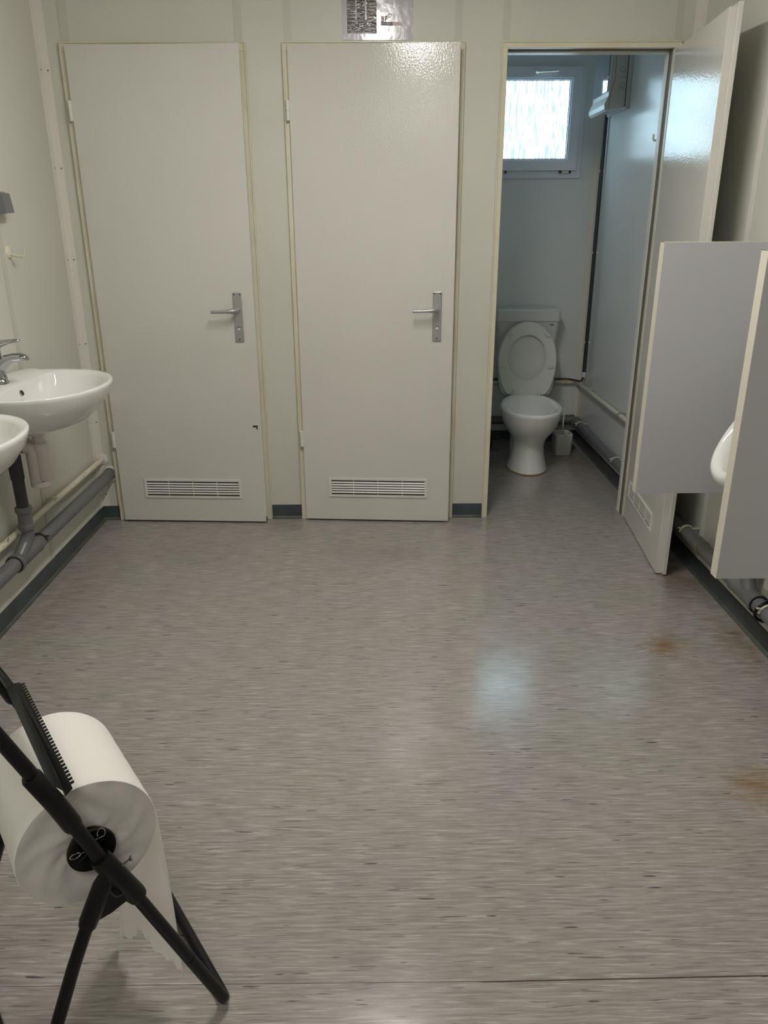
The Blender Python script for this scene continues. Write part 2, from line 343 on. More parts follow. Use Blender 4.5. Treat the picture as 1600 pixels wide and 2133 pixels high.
def handle(par, d, s, uh, flip=-1):
    """back plate and lever; lever points towards the hinge"""
    pl = obj('handle_plate', box((uh-.0185, min(d, d+s*.006), .862), (uh+.0205, max(d, d+s*.006), 1.074), .0025, 2), m_alu, par)
    for x, z in ((uh-.012, 1.066), (uh+.014, 1.066), (uh+.001, .874)):
        obj('screw', L([(.0032, 0), (.0032, .0012), (.0012, .0012), (.001, .0004)], (x, d+s*.006, z), (0, s, 0), 10), m_screw, pl)
    obj('privacy_turn', L([(.0068, 0), (.0068, .002), (.005, .004), (.001, .004)], (uh+.001, d+s*.006, .918), (0, s, 0), 16), m_edge, pl)
    bm = bmesh.new()
    for k in range(7):
        an = math.radians(40+k*100/6); 
        bx(bm, (uh+.001+.0095*math.cos(an)-.0012, min(d+s*.006, d+s*.0068), .918+.0095*math.sin(an)-.0012), (uh+.001+.0095*math.cos(an)+.0012, max(d+s*.006, d+s*.0068), .918+.0095*math.sin(an)+.0012))
    obj('slot', bm, m_screw, pl)
    z = 1.0; y = lambda q: d+s*q
    pts = [(uh, y(.006), z), (uh, y(.02), z), (uh, y(.035), z), (uh-.004, y(.046), z-.0005), (uh-.016, y(.052), z-.001), (uh-.04, y(.054), z-.0025), (uh-.07, y(.055), z-.004), (uh-.1, y(.0555), z-.004), (uh-.106, y(.0555), z-.004)]
    obj('lever', T(pts, [.011, .010, .010, .0105, .0095, .0068, .0062, .0062, .005], seg=16, flat=[1, 1, 1, 1.1, 1.15, 1, 1, 1, 1]), m_alu, par, smooth=True, angle=50)
def leaf(name, lab, pin, ang, W, z0, z1, mirror=False, inner_grille=None):
    """local x runs from hinge to free edge, y=0 outer face, +y into the frame"""
    o = thing(name, lab, 'door', (pin[0], pin[1], 0), ang, kind='structure'); s = -1 if mirror else 1
    bm = bmesh.new(); bx(bm, (0, 0, z0), (W, .0155, z1), .0012); bx(bm, (.014, .0150, z0), (W-.013, .040, z1-.013), .0012)
    lf = obj('door_leaf', bm, m_leaf, o)
    if inner_grille is None: grille(o, .117, .582, .126, .219, 0, -1)
    else: grille(o, *inner_grille, .040, 1, 0); grille(o, .117, .582, .126, .219, 0, -1)
    handle(o, 0, -1, W-.073)
    if inner_grille: handle(o, .04, 1, W-.073)
    for z in (1.745, .37):
        h = obj('hinge', L([(.004, 0), (.0082, .001), (.0082, .0365), (.0065, .037), (.0065, .038), (.0082, .0385), (.0082, .075), (.003, .077)], (-.0065, .001, z), seg=16), m_grille, o, smooth=True, angle=40)
    if mirror: o.scale = (-1, 1, 1)
    return o
dr1 = leaf('door_1', 'closed pale flush door on the left, slightly ajar, with a dark chip at its edge', (-1.229, 3.5255), -math.radians(3.2), .695, .008, 2.016)
obj('chip', box((.655, -.0006, .474), (.678, .0003, .483), 0), m_screw, dr1); obj('chip', box((.671, -.0006, .464), (.677, .0003, .475), 0), m_screw, dr1)
obj('chip', box((.692, -.0006, .012), (.6975, .0003, .035), 0), m_screw, dr1)
leaf('door_2', 'closed pale flush door in the middle, below the laminated notice', (-.350, 3.5255), -math.radians(4.0), .6865, .008, 2.016)
leaf('door_3', 'wide open pale door of the right cubicle, seen from its inner side', (1.2406, 3.556), math.radians(84.4), .695, .006, 2.013, mirror=True, inner_grille=(.08, .53, .128, .205))
# ------------------------------------------------------------------ window
t = thing('window_1', 'small white window with ribbed frosted pane above the toilet', 'window', kind='structure')
obj('window_frame', frame_box(bmesh.new(), 0, WX0, WX1, WZ0, WZ1, .045, YO-.02, YO+.05), m_upvc, t)
sx0, sx1, sz0, sz1 = .648, 1.160, 1.630, 2.158
sash = obj('sash', frame_box(bmesh.new(), 0, sx0, sx1, sz0, sz1, .052, YO-.045, YO+.01), m_upvc, t)
obj('glazing_bead', frame_box(bmesh.new(), 0, sx0+.05, sx1-.05, sz0+.05, sz1-.05, .012, YO-.036, YO), m_upvc, sash)
obj('gasket', frame_box(bmesh.new(), 0, sx0+.0600, sx1-.0600, sz0+.0600, sz1-.0600, .0045, YO-.024, YO-.014), m_dark, sash)
obj('pane', box((sx0+.060, YO-.018, sz0+.060), (sx1-.060, YO-.012, sz1-.060)), m_pane, t)
bm = box((.885, YO-.051, 2.112), (.915, YO-.045, 2.150), .003, 2); tube(bm, bend([(.900, YO-.05, 2.132), (.900, YO-.085, 2.132), (1.015, YO-.085, 2.136)], .012), [.009]*8+[.007], seg=12)
obj('window_handle', bm, m_grille, t, smooth=True, angle=40)
for x in (1.10, .725):
    bm = L([(.007, 0), (.007, .012), (.003, .012), (.003, .016), (.0085, .016), (.0085, .052), (.003, .052), (.003, .056), (.007, .056), (.007, .068)], (x-.034, YO-.030, 1.622), (1, 0, 0), 14)
    h = obj('sash_hinge', bm, m_brass, t); obj('hinge_cover', L([(.009, .014), (.009, .054)], (x-.034, YO-.030, 1.622), (1, 0, 0), 14), m_grille, h)
# ------------------------------------------------------------------ ceiling lights
for i, y in enumerate((2.02, -.45)):
    t = thing('ceiling_light', ['long white batten lamp on the ceiling in front of the doors', 'long white batten lamp on the ceiling behind the photographer'][i], 'lamp', (.025, y, ZC)) if i == 0 else None
    if i: break
    obj('housing', box((-.07, -.50, -.025), (.07, .50, 0), .004), m_ctrim, t); obj('diffuser', box((-.055, -.48, -.06), (.055, .48, -.026), .012, 3), m_lamp, t)
m_fill = emis('fill_diffuser', (1, .985, .955, 1), 13)
t = thing('ceiling_light', 'added square opal fill lamp on the ceiling behind the photographer', 'lamp', (-.2, -.6, ZC))  # unseen fill lamp, added to brighten the near part of the room
obj('housing', box((-.32, -.32, -.03), (.32, .32, 0), .004), m_ctrim, t); obj('diffuser', box((-.3, -.3, -.045), (.3, .3, -.031), .004), m_fill, t)
# ------------------------------------------------------------------ toilet
def oval(cx, cy_, hx, yf, yb_, z, n=40, e=2.0, eb=2.0):
    """ring; front at y=yf, back at y=yb_, widest at cy_"""
    out = []
    for k in range(n):
        t_ = k*2*math.pi/n; c_, s_ = math.cos(t_), math.sin(t_); ex = e if s_ < 0 else eb
        x = hx*math.copysign(abs(c_)**(2/ex), c_); q = math.copysign(abs(s_)**(2/ex), s_)
        out.append(Vector((cx+x, cy_+(q*(cy_-yf) if q < 0 else q*(yb_-cy_)), z)))
    return out
TX = .874; tang = math.radians(-4.5)
toi = thing('toilet', 'white floor standing toilet with raised seat in the open cubicle', 'toilet', (TX, 4.35, 0), tang)
def o2(hx, cyv, yf, yb_, z, e=2.0, eb=2.0): return oval(0, cyv-4.35, hx, yf-4.35, yb_-4.35, z, e=e, eb=eb)
bm = bmesh.new()
loft(bm, [o2(.116, 4.37, 4.195, 4.62, .0), o2(.116, 4.37, 4.195, 4.62, .010), o2(.108, 4.37, 4.205, 4.61, .030), o2(.096, 4.37, 4.218, 4.58, .080), o2(.090, 4.37, 4.226, 4.57, .130), o2(.092, 4.37, 4.214, 4.57, .165),
          o2(.106, 4.37, 4.185, 4.58, .200), o2(.134, 4.36, 4.140, 4.60, .240), o2(.155, 4.35, 4.105, 4.62, .280), o2(.166, 4.34, 4.082, 4.64, .320), o2(.171, 4.33, 4.070, 4.66, .355), o2(.172, 4.33, 4.066, 4.67, .368), o2(.168, 4.33, 4.072, 4.665, .3755), o2(.160, 4.33, 4.082, 4.66, .377),
          o2(.146, 4.33, 4.098, 4.60, .374), o2(.134, 4.33, 4.106, 4.59, .362), o2(.120, 4.34, 4.125, 4.56, .320), o2(.090, 4.36, 4.18, 4.50, .255), o2(.055, 4.38, 4.27, 4.46, .215), o2(.03, 4.38, 4.32, 4.43, .21)])
obj('bowl', bm, m_white, toi, smooth=True, angle=80)
obj('sealant', loft(bmesh.new(), [o2(.1185, 4.37, 4.192, 4.62, .0), o2(.1185, 4.37, 4.192, 4.62, .006), o2(.113, 4.37, 4.200, 4.62, .009)]), m_silic, toi)
obj('foot', loft(bmesh.new(), [oval(-.055, .10, .042, -.03, .24, z_) for z_ in (.004, .17)]), m_white, toi, smooth=True, angle=60)
obj('outlet', T([(0, .20, .20), (0, .34, .19), (-.02, .44, .17)], .05, seg=16), m_white, toi, smooth=True, angle=60)
# side opening of the foot
# cistern
cz = lambda hx, y0, y1, z: [Vector((x, y, z)) for x, y in ((-hx+.012, y0), (hx-.012, y0), (hx, y0+.012), (hx, y1), (-hx, y1), (-hx, y0+.012))]
ct = obj('cistern', loft(bmesh.new(), [cz(.150, .47, .59, .43), cz(.158, .455, .59, .46), cz(.186, .405, .59, .792)]), m_cist, toi)
obj('cistern_lid', loft(bmesh.new(), [cz(.192, .398, .592, .7935), cz(.192, .398, .592, .852), cz(.186, .41, .592, .862)]), m_cist, ct)
obj('maker_mark', box((.13, .4025, .772), (.155, .4045, .776)), m_screw, ct)
# seat and lid, leaning back on the cistern
def egg(hx, z0, z1, y, n=48, flat=0):
    out = []; zc = z0+(z1-z0)*.53
    for k in range(n):
        t_ = k*2*math.pi/n; x = math.cos(t_); s_ = math.sin(t_)
        hh = (z1-zc) if s_ > 0 else (zc-z0)
        if s_ < 0: xx = math.copysign(abs(x)**(.82), x)
        else: xx = x
        out.append(Vector((hx*xx, y, zc+hh*s_)))
    return out
sl = bpy.data.objects.new('seat', None)
piv = Vector((0, .285, .372)); lean = math.radians(-9)
Rm = Matrix.Translation(piv) @ Matrix.Rotation(lean, 4, 'X')
def eggx(hx, top, bot_w, y, n=56):
    """toilet seat outline in the xz plane, hinge end narrowed to bot_w at z=0"""
    out = []; zc = top*.50
    for k in range(n):
        t_ = k*2*math.pi/n; s_ = math.sin(t_); x = math.cos(t_)
        if s_ >= 0: out.append(Rm @ Vector((hx*x, y, zc+(top-zc)*s_)))
        else:
            q = -s_; wd = hx*abs(x)**1.0 if q < .0 else None
            zz = zc*(1-q); width = bot_w+(hx-bot_w)*math.sqrt(max(0, 1-(q)**2.0)) if q < .999 else bot_w
            ww = width*(1 if q < .93 else 1)
            xx = math.copysign(ww, x) if abs(x) > 1e-6 else 0
            out.append(Rm @ Vector((xx if q < .985 else x/abs(x)*bot_w if abs(x) > 1e-6 else 0, y, zz)))
    return out
def hole(hx, z0, z1, y, n=56):
    return [Rm @ Vector((hx*math.cos(k*2*math.pi/n), y, (z0+z1)/2+(z1-z0)/2*math.sin(k*2*math.pi/n))) for k in range(n)]
TOP = .425
seat = obj('seat', loft(bmesh.new(), [hole(.106, .098, .352, -.006), eggx(.168, TOP-.004, .092, -.006), eggx(.172, TOP, .094, -.002), eggx(.172, TOP, .094, .008), hole(.108, .096, .354, .010), hole(.106, .098, .352, .0)], closed=True), m_seat, toi, smooth=True, angle=35)
obj('lid', loft(bmesh.new(), [eggx(.174, TOP+.003, .124, .0185), eggx(.176, TOP+.006, .128, .022), eggx(.176, TOP+.006, .128, .030), eggx(.170, TOP, .12, .034)]), m_seat, toi, smooth=True, angle=35)
obj('hole_bead', T([Rm @ Vector((.112*math.cos(k*math.pi/24), -.007, .225+.133*math.sin(k*math.pi/24))) for k in range(49)], .0026, seg=8), m_seat, seat, smooth=True, angle=80)
for x, z, an in ((-.108, .352, -40), (.112, .352, 35), (-.140, .165, 8), (.140, .165, -8)):
    bm = box((-.018, -.016, -.0075), (.018, -.005, .0075), .004, 2)
    bmesh.ops.transform(bm, matrix=Rm @ Matrix.Translation((x, 0, z)) @ Matrix.Rotation(math.radians(an), 4, 'Y'), verts=bm.verts)
    obj('bumper', bm, m_edge, seat)
for x in (-.075, .075):
    bm = L([(.0155, 0), (.0155, .004), (.009, .006), (.009, .012)], (x, .275, .375), seg=14); bx(bm, (x-.008, .262, .379), (x+.008, .292, .400), .003); obj('seat_hinge', bm, m_edge, toi)
# toilet brush and holder
t = thing('brush_holder', 'white plastic holder on the floor right of the toilet', 'brush holder', (1.143, 4.66, 0), math.radians(4))
def rr_ring(hx, hy, z, r=.022, n=6, fr=.06):
    out = []
    for cx_, cy2, a0 in ((hx-r, hy-r, 0), (-hx+r, hy-r, 90), (-hx+r, -hy+r, 180), (hx-r, -hy+r, 270)):
        for k in range(n): an = math.radians(a0+k*90/(n-1)); out.append(Vector((cx_+r*math.cos(an), cy2+r*math.sin(an), z)))
    return out
obj('cup', loft(bmesh.new(), [rr_ring(.048, .055, 0), rr_ring(.050, .057, .006), rr_ring(.054, .060, .128), rr_ring(.051, .057, .131), rr_ring(.047, .053, .128), rr_ring(.044, .05, .02)]), m_seat, t, smooth=True, angle=40)
t = thing('toilet_brush', 'white toilet brush standing in its plastic holder', 'toilet brush', (1.143, 4.66, .022))
obj('handle', T([(0, .006, .02), (0, .0, .20), (.001, -.004, .315)], [.0048, .0052, .0058], seg=10), m_seat, t, smooth=True, angle=40)
obj('bristles', L([(.004, 0), (.028, .012), (.032, .04), (.026, .07), (.006, .082)], (0, .006, 0), seg=16), m_seat, t, smooth=True, angle=40)
# ------------------------------------------------------------------ pipes
def clip(par, x, y, z, r, m, wx):
    """open pipe clip hugging a pipe that runs along y, fixed to the wall at wx"""
    s = 1 if wx < x else -1; bm = bmesh.new(); n = 10; ring = []
    for k in range(n+1):
        an = math.radians(5+k*120/n); ring.append((x+s*(r+.002)*math.cos(an), z+(r+.002)*math.sin(an)))
    for (a, b), (c_, d_) in zip(ring, ring[1:]):
        loft(bm, [[Vector((a, yy, b)), Vector((c_, yy, d_)), Vector((c_+(c_-x)*.12, yy, d_+(d_-z)*.12)), Vector((a+(a-x)*.12, yy, b+(b-z)*.12))] for yy in (y-.005, y+.005)])
    bx(bm, (min(wx+s*.0006, x-s*r*.5), y-.005, z+r*.55), (max(wx+s*.0006, x-s*r*.5), y+.005, z+r*.55+.004)); bx(bm, (min(x+s*r*.6, x+s*(r+.012)), y-.004, z+r*.7), (max(x+s*r*.6, x+s*(r+.012)), y+.004, z+r*.7+.003))
    return obj('pipe_clip', bm, m, par)
def socket(bm, p, d, r, ln, ridge=True):
    """widened pipe socket starting at p along d"""
    pr = [(r*1.0, 0), (r*1.14, .001), (r*1.14, ln*.5)]
    if ridge: pr += [(r*1.27, ln*.55), (r*1.30, ln*.72), (r*1.25, ln*.9), (r*1.14, ln)]
    else: pr += [(r*1.14, ln)]
    pr += [(r*1.0, ln)]; return lathe(bm, pr, p, d, 24)
# left wall: cream water pipe
PX, PZ = XL+.026, .312
t = thing('water_pipe', 'thin chipped cream pipe along the left wall above the grey pipe', 'pipe')
obj('tube', T([(PX, YN+.001, PZ), (PX, YB-.001, PZ-.008)], .0125, seg=16), m_cream, t, smooth=True, angle=60)
obj('wall_rosette', L([(.0290, 0), (.0290, .003), (.024, .006), (.014, .008), (.0125, .008)], (PX, YB-.0006, PZ-.006), (0, -1, 0), 24), m_grille, t, smooth=True, angle=30)
for dx, dz in ((.004, .023), (.008, -.020)): obj('screw', L([(.0028, 0), (.0028, .0008), (.001, .0008)], (PX+dx, YB-.0046, PZ-.008+dz), (0, -1, 0), 8), m_screw, t)
clip(t, PX, 2.96, PZ, .0125, m_cream, XL)
for k in range(16):
    yy = 2.52+random.gauss(0, .02) if k < 9 else 3.1+random.random()*.4; an = random.random()*1.2; q = .0128
    c_ = Vector((PX+q*math.cos(an), yy, PZ+q*math.sin(an)-(yy > 3)*.007)); obj('paint_chip', L([(.0016+random.random()*.0016, 0), (.001, .0005)], c_, (math.cos(an), 0, math.sin(an)), 6), m_screw, t)
# left wall: grey waste pipe with branch
GX, GZ, GR = XL+.058, .236, .0265
t = thing('waste_pipe', 'grey plastic waste pipe along the left wall with a branch up to the basin', 'pipe')
obj('tube', T([(GX, YN+.001, GZ), (GX, YB-.001, GZ)], GR, seg=24), m_pvcg, t, smooth=True, angle=60)
obj('wall_rosette', L([(.0385, 0), (.0385, .003), (.036, .010), (.030, .012), (.0265, .006)], (GX, YB-.0006, GZ), (0, -1, 0), 28), m_grille, t, smooth=True, angle=30)
for dx, dz in ((.004, .034), (.024, -.024)): obj('screw', L([(.003, 0), (.003, .0008), (.001, .0008)], (GX+dx, YB-.0055, GZ+dz), (0, -1, 0), 8), m_screw, t)
yb0 = 2.50
bm = bmesh.new(); lathe(bm, [(GR, 0), (GR*1.27, .002), (GR*1.30, .010), (GR*1.25, .022), (GR*1.13, .026), (GR*1.13, .17), (GR*1.2, .174), (GR*1.2, .186), (GR, .188)], (GX, yb0, GZ), (0, 1, 0), 28)
BX, BY = XL+.074, 2.605
tube(bm, bend([(GX, yb0+.035, GZ+.005), (GX+.009, yb0+.09, GZ+.045), (BX, BY, GZ+.07), (BX, BY, GZ+.094)], .05), .0225, seg=20)
obj('branch_fitting', bm, m_pvcg, t, smooth=True, angle=40)
for y in (yb0-.0012, yb0+.188): obj('rubber_ring', L([(GR*1.02, 0), (GR*1.12, 0), (GR*1.12, .0022), (GR*1.02, .0022)], (GX, y, GZ), (0, 1, 0), 28), m_blackp, t)
riser = thing('drain_riser', 'dark vertical drain pipe from the basin trap down to the grey waste pipe', 'pipe', (BX, BY, GZ+.095)); riser.rotation_euler = (.02, 0, 0)
bm = bmesh.new(); lathe(bm, [(.0225, 0), (.0285, .002), (.0295, .010), (.0285, .018), (.0245, .021), (.024, .062), (.0285, .066), (.0295, .074), (.0285, .084), (.0225, .086)], (0, 0, 0), (0, 0, 1), 24)
obj('coupling', bm, m_pvcg, riser, smooth=True, angle=40)
obj('riser', L([(.0205, 0), (.0205, .24), (.0235, .245), (.0245, .255), (.0235, .29)], (0, 0, .075), (0, 0, 1), 24), m_pvcd, riser, smooth=True, angle=40)
obj('riser_elbow', T(bend([(0, 0, .19), (0, 0, .301), (.016, .036, .301)], .03), .0235, seg=20), m_pvcd, riser, smooth=True, angle=50)
clip(t, GX, 2.72, GZ, GR, m_brass, XL)
# ------------------------------------------------------------------ wash basins
def basin_ring(cu, rb, rf, hv, z, du=0, n=64):
    out = []
    for k in range(n):
        t_ = k*2*math.pi/n; c_, s_ = math.cos(t_), math.sin(t_)
        if c_ >= 0: u = cu+rf*abs(c_)**.95; v = hv*math.copysign(abs(s_)**.92, s_)
        else: u = cu-rb*abs(c_)**(.32 if du == 0 else du); v = hv*math.copysign(abs(s_)**(.62 if du == 0 else .8), s_)
        out.append(Vector((u, v, z)))
    return out
def basin(y, lab):
    b_ = thing('wash_basin', lab, 'wash basin', (XL, y, 0), 0, 'white wash basins on the left wall'); Z = .848
    R_ = lambda *a, **k: basin_ring(*a, **k)
    ring = [R_(.12, .03, .03, .035, Z-.165, du=.9), R_(.12, .05, .06, .065, Z-.160, du=.8), R_(.125, .09, .145, .150, Z-.146, du=.6), R_(.135, .115, .195, .208, Z-.122, du=.45), R_(.15, .145, .222, .250, Z-.084, du=.4), R_(.16, .158, .240, .275, Z-.046), R_(.165, .164, .247, .283, Z-.016),
            R_(.165, .165, .250, .286, Z-.006), R_(.165, .164, .247, .284, Z-.0005), R_(.165, .160, .242, .279, Z), R_(.185, .078, .208, .252, Z-.003, du=.4), R_(.186, .074, .202, .246, Z-.010, du=.4), R_(.187, .070, .192, .234, Z-.035, du=.4), R_(.186, .062, .160, .195, Z-.085, du=.45), R_(.18, .045, .10, .12, Z-.115, du=.6), R_(.175, .02, .03, .03, Z-.125, du=.9)]
    # lift the tap ledge slightly
    for rg in ring[7:10]:
        for p in rg:
            if p.x < .05: p.z += .006
    ob = obj('bowl', loft(bmesh.new(), ring), m_white, b_, smooth=True, angle=80)
    obj('overflow_hole', L([(.001, .002), (.0095, .0022), (.0105, .0004), (.0115, -.004)], (.1195, 0, Z-.032), (.93, 0, .36), 20), m_chrome, b_)
    obj('overflow_opening', L([(.0085, .0024), (.001, .0026)], (.1195, 0, Z-.032), (.93, 0, .36), 16), m_dark, b_)
    obj('drain', L([(.001, .003), (.018, .004), (.024, .002), (.024, -.004)], (.175, 0, Z-.124), (0, 0, 1), 20), m_chrome, b_)
    return b_
basin(2.645, 'white wash basin with chrome tap, nearer the doors'); basin(1.932, 'white wash basin cut off by the left edge, nearer the viewer')
t = thing('faucet', 'chrome mixer tap on the wash basin nearer the doors', 'faucet', (XL+.056, 2.645, .852))
obj('body', T([(0, 0, 0), (0, 0, .004), (0, 0, .006), (-.001, 0, .03), (.001, 0, .055), (.004, 0, .075)], [.026, .026, .0225, .0205, .021, .021], seg=24), m_chrome, t, smooth=True, angle=50)
obj('spout', T([(0, 0, .045), (.016, 0, .064), (.035, 0, .077), (.058, 0, .084), (.078, 0, .0855), (.094, 0, .083), (.102, 0, .078), (.105, 0, .075)], [.018, .0205, .020, .0185, .018, .016, .010, .003], seg=20, flat=[1, 1, .95, .85, .8, .75, .7, .6]), m_chrome, t, smooth=True, angle=70)
obj('lever', T([(-.004, 0, .075), (-.004, 0, .10), (-.001, 0, .121), (.02, 0, .132), (.05, 0, .138), (.075, 0, .141), (.088, 0, .141)], [.019, .0185, .0195, .018, .015, .012, .004], seg=20, flat=[1, 1, .9, .65, .55, .45, .4]), m_chrome, t, smooth=True, angle=70)
# trap
TXp, TYp = XL+.150, 2.645
t = thing('sink_trap', 'white plastic bottle trap below the wash basin', 'siphon', (TXp, TYp, 0))
obj('waste_flange', L([(.015, .690), (.036, .688), (.038, .680), (.034, .671), (.018, .668)], (-.004, 0, 0), seg=28), m_pvcw, t, smooth=True, angle=40)
obj('tailpiece', L([(.0195, .60), (.0195, .675)], (0, 0, 0), seg=24), m_pvcw, t, smooth=True, angle=60)
obj('slip_nut', L([(.0225, .612), (.0275, .614), (.0275, .638), (.0245, .642), (.019, .643)], (0, 0, 0), seg=24), m_pvcw, t, smooth=True, angle=30)
obj('inlet_tube', L([(.012, .496), (.020, .502), (.0265, .512), (.0265, .60), (.0255, .616), (.02, .617)], (.004, 0, 0), seg=28), m_pvcw, t, smooth=True, angle=60)
obj('outlet_bend', T(bend([(-.024, -.008, .49), (-.024, -.008, .622), (-.050, -.006, .632)], .030, 10), .0245, seg=24), m_pvcw, t, smooth=True, angle=60)
obj('bottle_nut', L([(.012, .478), (.030, .480), (.0335, .484), (.0335, .497), (.0315, .500), (.02, .500)], (-.015, -.004, 0), seg=28), m_pvcw, t, smooth=True, angle=30)
obj('outlet_nut', L([(.025, 0), (.0285, .001), (.0285, .017), (.025, .018)], (-.034, -.007, .630), (-1, 0, .06), 24), m_pvcw, t, smooth=True, angle=30)
obj('rubber_collar', L([(.026, 0), (.0275, 0), (.0275, .006), (.026, .006)], (-.0525, -.006, .631), (-1, 0, 0), 24), m_blackp, t)
t = thing('angle_valve_pair', 'tarnished shut off valves below the wash basin', 'valve', (XL, 2.66, .665))
for dy in (-.028, .028):
    bm = T([(0, dy, 0), (.05, dy, 0)], .0075, seg=12); lathe(bm, [(.011, 0), (.013, .003), (.013, .014), (.009, .016)], (.046, dy, 0), (0, 0, 1), 6)
    lathe(bm, [(.006, 0), (.006, .012), (.0095, .014), (.0095, .026), (.005, .028), (.0045, .029)], (.040, dy, .004), (0, 0, 1), 12); lathe(bm, [(.012, 0), (.012, .012), (.009, .014)], (.056, dy, 0), (1, 0, 0), 8)
    obj('valve', bm, m_brass, t)
obj('connecting_pipe', T([(.03, -.03, .010), (.03, .05, .010)], .006, seg=10), m_brass, t)
# ------------------------------------------------------------------ small wall fittings
t = thing('wall_switch', 'grey surface mounted switch high on the left wall', 'switch', (XL, 2.955, 1.428))
obj('base', box((0, -.048, -.036), (.018, .040, .036), .003), m_switch, t); obj('cover', loft(bmesh.new(), [[Vector(p) for p in q] for q in (((.018, -.045, -.035), (.018, .038, -.035), (.018, .038, .034), (.018, -.045, .034)), ((.050, -.043, -.036), (.046, .030, -.033), (.038, .030, .030), (.042, -.043, .030)))]), m_switch, t)
t = thing('wall_hook', 'cream round plastic hook on the left wall above the basin', 'hook', (XL, 2.985, 1.262))
obj('base_disc', L([(.024, 0), (.023, .004), (.018, .008), (.001, .010)], (0, 0, 0), (1, 0, 0), 24), m_frame, t, smooth=True, angle=40)
obj('hook', T(bend([(.006, 0, -.008), (.040, .004, -.016), (.052, .005, -.014), (.056, .006, .010)], .012), .0045, seg=10), m_frame, t, smooth=True, angle=50)
t = thing('wall_hook', 'small white angled hook on the cubicle right wall', 'hook', (XR, 3.90, 1.700))
obj('hook', T(bend([(0, 0, 0), (-.036, 0, 0), (-.036, 0, .026)], .008), .0045, seg=10), m_grille, t, smooth=True, angle=50)
# laminated notice
t = thing('notice', 'laminated notice with photo and red and black lettering above the middle door', 'notice', (0, YB, 0))
bm = bmesh.new(); bx(bm, (-.131, -.0015, 2.0355), (.150, 0, 2.245)); obj('sheet', bm, m_laminate, t)
obj('photo', box((-.110, -.0022, 2.058), (.0065, -.0013, 2.235)), m_photo, t)
for x in (-.0745, -.036): obj('photo_streak', box((x-.003, -.0026, 2.105), (x+.003, -.0020, 2.235)), m_photo2, t)
def text(s, x, z, size, m, par, name='lettering', sx=1, bold=0):
    cu = bpy.data.curves.new('t', 'FONT'); cu.body = s; cu.size = size; cu.extrude = .0003; cu.offset = bold; cu.resolution_u = 3
    to = bpy.data.objects.new('t', cu); C.objects.link(to); bpy.context.view_layer.update()
    me = bpy.data.meshes.new_from_object(to.evaluated_get(bpy.context.evaluated_depsgraph_get())); bpy.data.objects.remove(to)
    me.transform(Matrix.Translation((x, -.0027, z)) @ Matrix.Rotation(math.pi/2, 4, 'X') @ Matrix.Diagonal((sx, 1, 1, 1)))
    me.materials.clear(); me.materials.append(m); o = bpy.data.objects.new(name, me); C.objects.link(o); o.parent = par; return o
text('B', .0245, 2.0990, .026, m_red, t, sx=.8, bold=.0011); text('P', .0385, 2.0990, .026, m_ink, t, sx=.8, bold=.0011)
obj('emblem_ring', T([(.0575+.0065*math.cos(q*math.pi/10), -.0024, 2.1195+.0065*math.sin(q*math.pi/10)) for q in range(21)], .0009, seg=6), m_red, t)
text('i', .0566, 2.1165, .008, m_ink, t, bold=.0003)
obj('name_bar', box((.0235, -.0024, 2.0855), (.0690, -.0014, 2.0975)), m_ink, t); obj('name_bar', box((.0690, -.0024, 2.0855), (.1085, -.0014, 2.0975)), m_red, t)
obj('name_panel', box((.0700, -.0026, 2.0870), (.1075, -.0020, 2.0960)), m_inkw, t)
text('bouwplaats', .0262, 2.0892, .0082, m_inkw, t, sx=.97); text('voorkeurs', .0715, 2.0892, .0078, m_red, t, sx=.95)
# ------------------------------------------------------------------ urinal and screens
for i, (y, lab) in enumerate(((2.560, 'grey laminate urinal screen further away, beside the open door'), (1.870, 'grey laminate urinal screen nearest the viewer at the right edge'))):
    t = thing('urinal_screen', lab, 'screen', (XR, y, 0), 0, 'grey screens beside the urinal'); y0, y1 = 0, .036; z0, z1 = .466, 1.298; x0 = .9-XR
    obj('panel', box((x0+.0012, y0, z0), (-.001, y1, z1-.0012)), m_screen, t)
    bm = box((x0, y0+.0003, z0), (x0+.0012, y1-.0003, z1)); bx(bm, (x0, y0+.0003, z1-.0012), (-.001, y1-.0003, z1)); obj('edge_band', bm, m_edge, t)
t = thing('urinal', 'white wall urinal between the two grey screens', 'urinal', (XR, 2.190, 0))
def ur(hw, u0, z0, u1, z1, n=40, eb=2.0):
    """ring whose bottom point is (u0,z0) and top point is (u1,z1); u is distance from the wall"""
    out = []
    for k in range(n):
        t_ = k*2*math.pi/n; s_ = math.sin(t_); c_ = math.cos(t_); q = (s_+1)/2
        out.append(Vector((-(u0+(u1-u0)*q), hw*math.copysign(abs(c_)**.9, c_), z0+(z1-z0)*q)))
    return out
obj('bowl', loft(bmesh.new(), [ur(.125, .002, .47, .002, .985), ur(.143, .03, .475, .02, 1.0), ur(.148, .12, .50, .04, .995), ur(.146, .22, .585, .06, .98), ur(.143, .278, .618, .075, .965), ur(.140, .294, .628, .082, .955), ur(.137, .300, .650, .085, .948), ur(.130, .295, .664, .083, .940), ur(.119, .278, .666, .078, .930), ur(.110, .262, .655, .070, .920), ur(.100, .21, .585, .045, .90), ur(.07, .13, .56, .035, .87), ur(.03, .07, .64, .03, .80)]), m_white, t, smooth=True, angle=80)
bm = T([(-.10, 0, .51), (-.10, 0, .43), (-.06, .02, .38), (-.05, .04, .26)], .019, seg=16); obj('outlet', bm, m_pvcw, t, smooth=True, angle=60)
